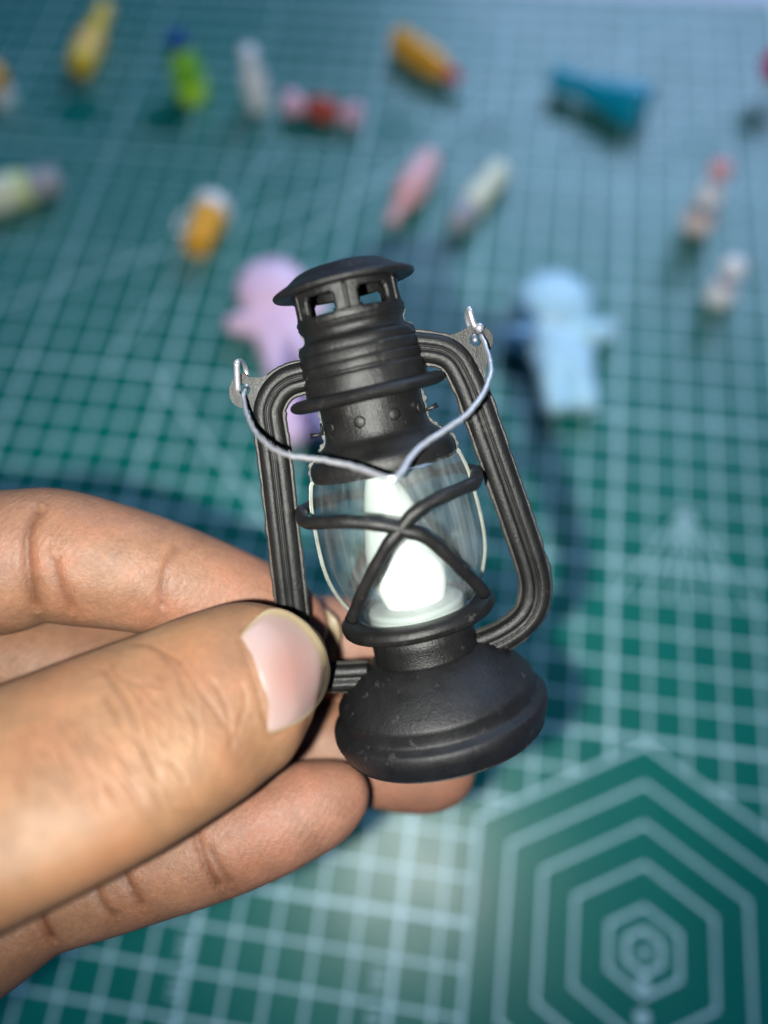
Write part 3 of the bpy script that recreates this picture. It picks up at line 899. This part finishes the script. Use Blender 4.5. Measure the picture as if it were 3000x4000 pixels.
m_skin, nt, b = mat_new("skin")
v = coords(nt)
at = N(nt, "ShaderNodeAttribute", attribute_name="pigment_shade")
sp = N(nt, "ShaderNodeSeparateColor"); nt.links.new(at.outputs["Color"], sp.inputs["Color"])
tone_c = ramp(nt, sp.outputs["Green"], [(0.0, (0.165, 0.095, 0.052)), (0.45, (0.182, 0.100, 0.061)), (1.0, (0.220, 0.116, 0.083))])
mott = noise(nt, v, 2.2, 6, 0.62)
mo = N(nt, "ShaderNodeMix", data_type='RGBA', blend_type='MULTIPLY'); mo.inputs[0].default_value = 1
blo = N(nt, "ShaderNodeMix", data_type='RGBA', blend_type='MULTIPLY')
nt.links.new(ramp(nt, noise(nt, v, 1.1, 5, 0.6), [(0.45, (0, 0, 0)), (0.72, (0.8,) * 3)]), blo.inputs[0]); nt.links.new(tone_c, blo.inputs[6]); blo.inputs[7].default_value = (1.06, 0.84, 0.80, 1)
mic = N(nt, "ShaderNodeMix", data_type='RGBA', blend_type='MULTIPLY'); mic.inputs[0].default_value = 1
nt.links.new(blo.outputs[2], mic.inputs[6]); nt.links.new(ramp(nt, noise(nt, v, 17, 4, 0.7), [(0.3, (0.86, 0.83, 0.80)), (0.7, (1.08, 1.08, 1.08))]), mic.inputs[7])
nt.links.new(mic.outputs[2], mo.inputs[6])
nt.links.new(ramp(nt, mott, [(0.28, (0.74, 0.66, 0.60)), (0.72, (1.10, 1.08, 1.04))]), mo.inputs[7])
cr = N(nt, "ShaderNodeMix", data_type='RGBA', blend_type='MULTIPLY')
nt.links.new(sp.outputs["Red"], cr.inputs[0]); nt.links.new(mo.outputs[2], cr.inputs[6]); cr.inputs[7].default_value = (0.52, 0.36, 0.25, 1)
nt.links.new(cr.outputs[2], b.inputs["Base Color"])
b.inputs["Subsurface Weight"].default_value = 0.55
b.inputs["Subsurface Radius"].default_value = (1.0, 0.38, 0.20)
b.inputs["Subsurface Scale"].default_value = 0.0022
b.inputs["Specular IOR Level"].default_value = 0.28
nt.links.new(ramp(nt, noise(nt, v, 6, 5), [(0.3, (0.42,) * 3), (0.7, (0.60,) * 3)]), b.inputs["Roughness"])
vor = N(nt, "ShaderNodeTexVoronoi", Scale=15.0); nt.links.new(v, vor.inputs["Vector"])
nb = bump(nt, vor.outputs["Distance"], 0.00003)
nb = bump(nt, noise(nt, v, 9, 6, 0.7), 0.000028, 1, nb)
wv = N(nt, 'ShaderNodeTexWave', Scale=3.6, Distortion=2.2, Detail=3.0); wv.inputs['Detail Scale'].default_value = 0.8
wr = N(nt, 'ShaderNodeMapping'); wr.inputs['Rotation'].default_value = (0, 0, 0.45); nt.links.new(v, wr.inputs['Vector']); nt.links.new(wr.outputs['Vector'], wv.inputs['Vector'])
nb = bump(nt, wv.outputs['Fac'], 0.000012, 1, nb)
nb = bump(nt, noise(nt, v, 34, 3, 0.7), 0.00008, 1, nb)
mp = N(nt, "ShaderNodeMapping"); mp.inputs["Scale"].default_value = (1, 0.22, 1); mp.inputs["Rotation"].default_value = (0.2, 0.1, 0.55)
nt.links.new(v, mp.inputs["Vector"])
nb = bump(nt, noise(nt, mp.outputs["Vector"], 26, 3, 0.6), 0.00004, 1, nb)
nt.links.new(nb, b.inputs["Normal"])
hm.materials.append(m_skin)
hm.name = "hand"
hand = bpy.data.objects.new("hand", hm); COL.objects.link(hand)
tag(hand, "bare hand reaching in from the left, thumb and fingers holding the lantern", "hand")

# nails
m_nail, nt, b = mat_new("nail")
at = N(nt, "ShaderNodeAttribute", attribute_name="nail_tone")
sp = N(nt, "ShaderNodeSeparateColor"); nt.links.new(at.outputs["Color"], sp.inputs["Color"])
c = ramp(nt, sp.outputs["Red"], [(0.0, (0.165, 0.128, 0.076)), (0.22, (0.175, 0.126, 0.094)), (0.55, (0.178, 0.122, 0.110)), (1.0, (0.178, 0.098, 0.084))])
nt.links.new(c, b.inputs["Base Color"])
b.inputs["Roughness"].default_value = 0.42
b.inputs["Subsurface Weight"].default_value = 0.25; b.inputs["Subsurface Scale"].default_value = 0.001
b.inputs["Specular IOR Level"].default_value = 0.45
v = coords(nt, (40, 260, 100))
nt.links.new(bump(nt, noise(nt, v, 2, 3), 0.00004), b.inputs["Normal"])

def cast(x, y):
    o_ = Vector(CAM); d_ = Vector(RR.T @ ray(x, y)).normalized()
    hit = bvh.ray_cast(o_, d_)
    return np.array(hit[0]) if hit[0] is not None else None
def r4b(x, y): return (x * 0.225 + 470, y * 0.225 + 1272)
cut = smooth_profile([r4b(218, 445), r4b(255, 560), r4b(310, 740), r4b(370, 940), r4b(430, 1160), r4b(488, 1385)], 6)
outer = smooth_profile([r4b(218, 445), r4b(300, 350), r4b(400, 250), r4b(500, 190), r4b(640, 200), r4b(780, 270), r4b(900, 375), r4b(1010, 530), r4b(1070, 690), r4b(1085, 830), r4b(1040, 1000), r4b(940, 1150), r4b(800, 1270), r4b(640, 1345), r4b(488, 1385)], 6)
def param(P, n):
    d = np.r_[0, np.cumsum(np.linalg.norm(np.diff(P, axis=0), axis=1))]; t = np.linspace(0, d[-1], n)
    return np.stack([np.interp(t, d, P[:, k]) for k in range(2)], 1)
nb_, na_ = 41, 22
Lc, Ro = param(cut, nb_), param(outer, nb_)
gv, gf, gt = [], [], []
depth = np.zeros((nb_, na_)); uv = np.zeros((nb_, na_, 2))
for i in range(nb_):
    for j in range(na_):
        s_ = j / (na_ - 1)
        p = Lc[i] * (1 - s_) + Ro[i] * s_
        uv[i, j] = p
        hit = cast(*p)
        depth[i, j] = to_cam(hit)[2] if hit is not None else np.nan
okm = ~np.isnan(depth)
X = np.stack([np.ones(okm.sum()), uv[okm][:, 0] / 100, uv[okm][:, 1] / 100, (uv[okm][:, 0] / 100) ** 2, (uv[okm][:, 0] * uv[okm][:, 1]) / 1e4, (uv[okm][:, 1] / 100) ** 2], 1)
coef = np.linalg.lstsq(X, depth[okm], rcond=None)[0]
off_n = np.percentile(X @ coef - depth[okm], 85)
fitg = np.stack([np.ones_like(depth), uv[..., 0] / 100, uv[..., 1] / 100, (uv[..., 0] / 100) ** 2, uv[..., 0] * uv[..., 1] / 1e4, (uv[..., 1] / 100) ** 2], -1) @ coef
dsm = np.where(np.isnan(depth), fitg, depth)
dsm = np.minimum(dsm, fitg + 0.12)
for _ in range(14):
    pd = np.pad(dsm, 1, mode='edge')
    sm_ = (pd[:-2, 1:-1] + pd[2:, 1:-1] + pd[1:-1, :-2] + pd[1:-1, 2:] + 2 * pd[1:-1, 1:-1]) / 6
    dsm = np.minimum(sm_, np.where(np.isnan(depth), 99, depth + 0.004))
for i in range(nb_):
    for j in range(na_):
        x, y = uv[i, j]
        dfit = np.array([1, x / 100, y / 100, x * x / 1e4, x * y / 1e4, y * y / 1e4]) @ coef
        dd = dsm[i, j]
        s_ = j / (na_ - 1); e_ = math.sin(math.pi * i / (nb_ - 1))
        lift = -0.045 * max(0, 1 - s_ * 14) + 0.022 * min(1, 1.6 * s_) * min(1, e_ * 4)
        gv.append(W(x, y, dd - lift))
        dc = math.hypot((x - 627) / 62, (y - 1452) / 95)
        t = 0.55 + 0.5 * math.exp(-dc * dc * 1.6)
        edge = (1 - s_) if True else 0
        de = np.linalg.norm(uv[i, j] - Ro[i])
        wd = 26 if y < 1480 else 12
        t *= min(1.0, max(0.0, (de - 0.55 * wd) / (0.45 * wd)))
        gt.append(t)
for i in range(nb_ - 1):
    for j in range(na_ - 1):
        gf.append((i * na_ + j, i * na_ + j + 1, (i + 1) * na_ + j + 1, (i + 1) * na_ + j))
def solid(gv, gf, nb_, na_, th):
    n = len(gv); P = np.array(gv)
    back = [p + (p - CAM) / np.linalg.norm(p - CAM) * th for p in P]
    v = list(P) + back; f = list(gf) + [tuple(i + n for i in q)[::-1] for q in gf]
    rim = [i * na_ for i in range(nb_)] + [(nb_ - 1) * na_ + j for j in range(1, na_)] + [i * na_ + na_ - 1 for i in range(nb_ - 2, -1, -1)] + [j for j in range(na_ - 2, 0, -1)]
    for a, c in zip(rim, rim[1:] + rim[:1]): f.append((a, c, c + n, a + n))
    return v, f
v, f = solid(gv, gf, nb_, na_, 0.05)
nail = link_mesh("thumb_nail", v, f, m_nail, hand)
ca = nail.data.color_attributes.new("nail_tone", 'FLOAT_COLOR', 'POINT')
tt = np.array((gt + gt)[:len(nail.data.vertices)] + [0.5] * max(0, len(nail.data.vertices) - 2 * len(gt)))
ca.data.foreach_set("color", np.stack([tt, tt, tt, np.ones(len(tt))], 1).ravel())
nail["label"] = "short broad thumb nail, pink in the middle with a yellowish rim"
# the forefinger's nail, its free edge showing past the tube
ia, ib = np.array(r4b(905, 120)), np.array(r4b(1150, 640))
gv, gf, gt = [], [], []
nb_, na_ = 25, 12
for i in range(nb_):
    t = i / (nb_ - 1)
    c_ = ia * (1 - t) + ib * t
    bow = math.sin(math.pi * t)
    for j in range(na_):
        s_ = j / (na_ - 1)
        out_d = np.array([0.88, -0.42])
        p = c_ + out_d * (-46 + 46 * s_ + 27 * bow * s_ + 6 * bow)
        gv.append(W(p[0], p[1], HZ * (12.0 + 0.22 * (1 - bow) * 1.0 + 0.25 * (1 - s_) ** 2 - 0.18))); gt.append(0.02)
for i in range(nb_ - 1):
    for j in range(na_ - 1):
        gf.append((i * na_ + j, i * na_ + j + 1, (i + 1) * na_ + j + 1, (i + 1) * na_ + j))
v, f = solid(gv, gf, nb_, na_, 0.06)
n2 = link_mesh("finger_nail", v, f, m_nail, hand)
ca = n2.data.color_attributes.new("nail_tone", 'FLOAT_COLOR', 'POINT')
ca.data.foreach_set("color", np.tile([0.02, 0.02, 0.02, 1], len(n2.data.vertices)))
n2["label"] = "yellowish free edge of the forefinger nail"

# ------------------------------------------------------------------ miniatures scattered on the mat
def basis(d):
    """rotation whose Z runs along d (ground direction), Y up"""
    z = np.array([d[0], d[1], 0.0]); z /= np.linalg.norm(z); y = np.array([0, 0, 1.0]); x = np.cross(y, z)
    return np.stack([x, y, z], 1)
def lying(name, p0, p1, rmax):
    a, c = ground(*p0), ground(*p1)
    a = a - (a - CAM) / abs((a - CAM)[2]) * 0; L = np.linalg.norm(c - a)
    o = empty(name, (a[0], a[1], rmax), basis(c - a)); return o, L
def standing(name, p0):
    a = ground(*p0); return empty(name, (a[0], a[1], 0.0))
def rev(name, prof, mat, parent, n=32, sub=3, caps=True):
    P = smooth_profile(prof, sub) if sub > 1 else np.array(prof)
    v, f = lathe(P, n)
    k = len(P)
    f.append(tuple(range(n))[::-1]); f.append(tuple((k - 1) * n + j for j in range(n)))
    return MB().add(v, f).build(name, mat, parent)

P_ORANGE = plastic("amber_resin", (0.920, 0.413, 0.037), 0.3, sss=0.2)
P_YELLOW = plastic("yellow_resin", (0.900, 0.562, 0.025), 0.3, sss=0.2)
P_LIT_GREEN = plastic("lit_green_resin", (0.55, 0.92, 0.05), 0.2, sss=0.3)  # brighter lime painted in for light refracting through the green bottle
P_GREEN = plastic("leaf_green_resin", (0.22, 0.55, 0.03), 0.25)
P_BLUECAP = plastic("blue_cap_plastic", (0.013, 0.075, 0.300), 0.35)
P_WHITE = plastic("white_resin", (0.900, 0.875, 0.875), 0.35, sss=0.2)
P_PINK = plastic("pink_resin", (0.92, 0.50, 0.62), 0.4, sss=0.3)
P_SALMON = plastic("salmon_resin", (0.94, 0.48, 0.48), 0.35, sss=0.3)
P_BROWN = plastic("red_brown_resin", (0.450, 0.062, 0.037), 0.4)
P_CREAM = plastic("cream_resin", (0.920, 0.875, 0.650), 0.4, sss=0.2)
P_GREY = plastic("smoky_grey_resin", (0.425, 0.413, 0.450), 0.3)
P_TEAL = plastic("teal_blue_resin", (0.0, 0.34, 0.50), 0.3)
P_HOT = plastic("bright_pink_resin", (0.920, 0.100, 0.275), 0.35)
P_BEIGE = plastic("beige_scoop_resin", (0.90, 0.68, 0.62), 0.5, sss=0.2)
P_RED = plastic("red_cap_plastic", (0.688, 0.050, 0.050), 0.35)
P_GREENCREAM = plastic("pale_green_resin", (0.700, 0.775, 0.325), 0.35, sss=0.2)
P_LILAC = plastic("lilac_pink_resin", (0.95, 0.62, 0.80), 0.45, sss=0.35)
P_SKY = plastic("pale_blue_resin", (0.50, 0.77, 0.97), 0.35, sss=0.35)
P_PURPLE = plastic("purple_band_plastic", (0.400, 0.175, 0.400), 0.4)
GRP = "miniature bottles and treats scattered over the far mat"

o, L = lying("juice_bottle", (183, 172), (238, 42), 0.55)
bd = rev("body", [(0.40, 0), (0.52, 0.08), (0.55, 0.5), (0.54, 1.3 * L / 3.4), (0.50, 1.7 * L / 3.4), (0.30, 2.3 * L / 3.4), (0.26, 2.5 * L / 3.4)], P_YELLOW, o)
rev("label_band", [(0.565, 0.9), (0.57, 0.95), (0.57, 1.55), (0.565, 1.6)], P_ORANGE, o, sub=1)
rev("cap", [(0.26, L * 0.72), (0.32, L * 0.74), (0.34, L * 0.95), (0.30, L)], P_YELLOW, o)
tag(o, "yellow juice bottle with an orange band lying near the top left corner", "miniature bottle", GRP)

o = standing("tumbler", (10, 218))
rev("body", [(0.42, 0), (0.46, 0.05), (0.50, 0.7)], P_WHITE, o)
rev("drink", [(0.50, 0.70), (0.54, 0.8), (0.56, 1.25), (0.40, 1.55), (0.05, 1.65)], P_ORANGE, o)
tag(o, "orange topped white cup cut off by the left picture edge", "miniature cup", GRP)

o = standing("soda_bottle", (418, 206))
rev("body", [(0.54, 0), (0.64, 0.08), (0.66, 0.8)], P_LIT_GREEN, o)
rev("shoulder", [(0.66, 0.8), (0.66, 1.1), (0.55, 1.6), (0.32, 2.0), (0.28, 2.15)], P_GREEN, o)
rev("cap", [(0.32, 2.12), (0.38, 2.16), (0.38, 2.5), (0.30, 2.56)], P_BLUECAP, o)
tag(o, "standing green bottle with blue cap and lime bottom painted as refracted glow", "miniature bottle", GRP)

o = standing("milk_bottle", (561, 228))
rev("body", [(0.40, 0), (0.50, 0.08), (0.51, 1.0), (0.44, 1.4), (0.28, 1.75), (0.25, 2.0)], P_WHITE, o)
rev("cap", [(0.30, 2.0), (0.33, 2.03), (0.33, 2.35), (0.28, 2.42)], P_WHITE, o)
tag(o, "standing white milk bottle beside the green one", "miniature bottle", GRP)

o, L = lying("wrapped_candy", (624, 244), (778, 272), 0.45)
rev("body", [(0.16, L * 0.26), (0.40, L * 0.33), (0.48, L * 0.5), (0.40, L * 0.66), (0.16, L * 0.73)], P_BROWN, o)
for sgn, a0 in ((1, 0.0), (-1, 1.0)):
    w = [(0.46, 0.0), (0.50, 0.05), (0.42, 0.12), (0.28, 0.2), (0.15, 0.28)]
    rev("wrapper_twist", [(r, L * (a0 + sgn * t)) for r, t in (w if sgn > 0 else w)], P_PINK, o)
tag(o, "candy with pink twisted ends and red brown middle lying on the mat", "miniature candy", GRP)

o, L = lying("sauce_bottle", (858, 112), (990, 200), 0.55)
rev("body", [(0.40, 0), (0.53, 0.1), (0.55, 0.5), (0.55, L * 0.55), (0.42, L * 0.75), (0.24, L * 0.84)], P_ORANGE, o)
rev("cap", [(0.24, L * 0.83), (0.28, L * 0.85), (0.26, L * 0.96), (0.14, L)], P_RED, o)
tag(o, "amber brown bottle with small red cap lying at the top centre", "miniature bottle", GRP)

o, L = lying("perfume_bottle", (1384, 268), (1188, 196), 0.62)
rev("body", [(0.66, 0), (0.82, 0.08), (0.80, 0.5), (0.62, L * 0.36), (0.45, L * 0.6), (0.36, L * 0.72)], P_TEAL, o)
rev("stopper", [(0.34, L * 0.72), (0.42, L * 0.74), (0.44, L * 0.93), (0.36, L)], P_TEAL, o)
tag(o, "teal blue flask widening to its right end, lying at top right", "miniature bottle", GRP)

o = standing("lollipop", (1650, 208))
rev("stick", [(0.07, 0), (0.07, 0.9)], P_WHITE, o, sub=1)
v, f = ellipsoid((0, 0, 1.3), (0.62, 0.62, 0.62)); MB().add(v, f).build("candy_ball", P_HOT, o)
tag(o, "bright pink lollipop half cut off by the right picture edge", "miniature lollipop", GRP)

o, L = lying("salmon_bottle", (930, 368), (846, 506), 0.6)
rev("body", [(0.34, 0), (0.46, 0.1), (0.52, L * 0.2), (0.60, L * 0.42), (0.52, L * 0.62), (0.28, L * 0.78), (0.19, L * 0.86)], P_SALMON, o)
rev("neck", [(0.18, L * 0.85), (0.22, L * 0.88), (0.24, L * 0.97), (0.16, L)], P_SALMON, o)
tag(o, "salmon pink bulging bottle lying above the lantern cap", "miniature bottle", GRP)

o, L = lying("cream_bottle", (1078, 388), (984, 508), 0.48)
rev("body", [(0.32, 0), (0.44, 0.1), (0.46, L * 0.3), (0.48, L * 0.62), (0.40, L * 0.70)], P_CREAM, o)
rev("cap", [(0.40, L * 0.68), (0.44, L * 0.72), (0.42, L * 0.95), (0.34, L)], P_GREY, o)
tag(o, "cream bottle with dark grey end lying right of the salmon one", "miniature bottle", GRP)

o = standing("sundae_glass", (1500, 500))
rev("scoop_bowl", [(0.20, 0), (0.46, 0.15), (0.60, 0.5), (0.56, 0.8), (0.42, 1.0)], P_BEIGE, o)
rev("glass", [(0.40, 0.98), (0.34, 1.1), (0.45, 1.4), (0.50, 1.65), (0.30, 1.95), (0.10, 2.1)], P_GREY, o)
rev("cream_swirl", [(0.44, 1.5), (0.52, 1.62), (0.44, 1.85), (0.2, 2.05)], P_WHITE, o)
v, f = ellipsoid((0.02, 0.1, 2.62), (0.40, 0.40, 0.38)); MB().add(v, f).build("cherry", P_SALMON, o)
rev("stalk", [(0.06, 2.0), (0.05, 2.4)], P_GREY, o, sub=1)
tag(o, "ice cream sundae with beige scoop and a pink cherry, standing at right", "miniature sundae", GRP)

o = standing("cruet", (1547, 652))
rev("bulb", [(0.26, 0), (0.46, 0.12), (0.54, 0.4), (0.46, 0.72), (0.24, 0.98)], P_WHITE, o)
rev("band", [(0.22, 0.96), (0.25, 1.0), (0.24, 1.28), (0.22, 1.32)], P_PURPLE, o, sub=1)
rev("stopper", [(0.20, 1.3), (0.40, 1.5), (0.42, 1.75), (0.28, 1.98), (0.05, 2.05)], P_WHITE, o)
tag(o, "hourglass shaped white cruet with purple waist, standing below the sundae", "miniature cruet", GRP)

o, L = lying("beer_mug", (432, 562), (476, 462), 0.62)
rev("drink", [(0.40, 0), (0.50, 0.06), (0.56, L * 0.4), (0.62, L * 0.74)], P_ORANGE, o)
rev("foam", [(0.62, L * 0.72), (0.68, L * 0.78), (0.66, L * 0.92), (0.40, L)], P_WHITE, o)
v, f = tube([(0.55, 0.1, L * 0.2), (0.85, 0.15, L * 0.22), (0.95, 0.15, L * 0.42), (0.88, 0.15, L * 0.6), (0.58, 0.1, L * 0.66)], 0.07, 8)
MB().add(v, f).build("handle", P_WHITE, o)
tag(o, "orange drink with white foam tipped over left of the pink figure", "miniature mug", GRP)

o, L = lying("sauce_jar", (-60, 470), (142, 412), 0.62)
rev("body", [(0.50, 0), (0.60, 0.1), (0.62, 0.6), (0.62, L * 0.62), (0.50, L * 0.70)], P_GREENCREAM, o)
rev("label_band", [(0.635, L * 0.25), (0.64, L * 0.27), (0.64, L * 0.55), (0.635, L * 0.57)], P_CREAM, o, sub=1)
rev("cap", [(0.44, L * 0.69), (0.50, L * 0.72), (0.50, L * 0.94), (0.42, L)], P_GREY, o)
tag(o, "pale green jar with grey cap lying at the left picture edge", "miniature jar", GRP)

# two round-headed dolls lying on their backs
def doll(name, head, foot, mat, label, hr):
    a, c = ground(*head), ground(*foot)
    d = c - a; L = np.linalg.norm(d); z = d / L; y = np.array([0, 0, 1.0]); x = np.cross(y, z)
    o = empty(name, (a[0], a[1], 0.0), np.stack([x, y, z], 1))        # local z runs head -> feet, y is up
    v, f = ellipsoid((0, 0.62, 0), (hr, 0.62, hr), 36, 20); MB().add(v, f).build("head", mat, o)
    n = 32; S = smooth_profile([(hr * 0.55, 0.45, 0.40, hr * 0.6), (hr * 0.86, 0.48, 0.44, hr * 1.0), (hr * 0.84, 0.48, 0.44, hr * 1.4), (hr * 0.74, 0.46, 0.42, hr * 1.9), (hr * 0.6, 0.4, 0.36, hr * 2.35)], 4)
    v, f = [], []
    for rx, cy, ry, zz_ in S:
        for k in range(n):
            t = 2 * math.pi * k / n; v.append((rx * math.cos(t), cy + ry * math.sin(t), zz_))
    for i in range(len(S) - 1):
        for k in range(n):
            k2 = (k + 1) % n; f.append((i * n + k, i * n + k2, (i + 1) * n + k2, (i + 1) * n + k))
    f.append(tuple(range(n))); f.append(tuple((len(S) - 1) * n + k for k in range(n)))
    MB().add(v, f).build("body", mat, o)
    for s in (-1, 1):
        P = smooth_profile([(s * hr * 0.45, 0.5, hr * 1.0), (s * hr * 0.90, 0.5, hr * 0.98), (s * hr * 1.22, 0.48, hr * 0.86), (s * hr * 1.36, 0.46, hr * 0.78)], 4)
        v, f = tube(P, np.linspace(0.46, 0.24, len(P)) * hr / 1.1, 14); MB().add(v, f).build("arm", mat, o)
        P = smooth_profile([(s * hr * 0.26, 0.42, hr * 1.9), (s * hr * 0.32, 0.40, hr * 2.4), (s * hr * 0.36, 0.38, L * 0.92), (s * hr * 0.36, 0.36, L)], 4)
        v, f = tube(P, np.linspace(0.46, 0.36, len(P)) * hr / 1.1, 14); MB().add(v, f).build("leg", mat, o)
    tag(o, label, "doll", "round headed dolls lying behind the lantern")
    return o
doll("pink_doll", (592, 648), (668, 962), P_LILAC, "lilac pink round headed doll lying behind the lantern's left side", 1.22)
doll("blue_doll", (1190, 682), (1230, 900), P_SKY, "pale blue round headed doll lying right of the lantern, partly in its shadow", 1.30)
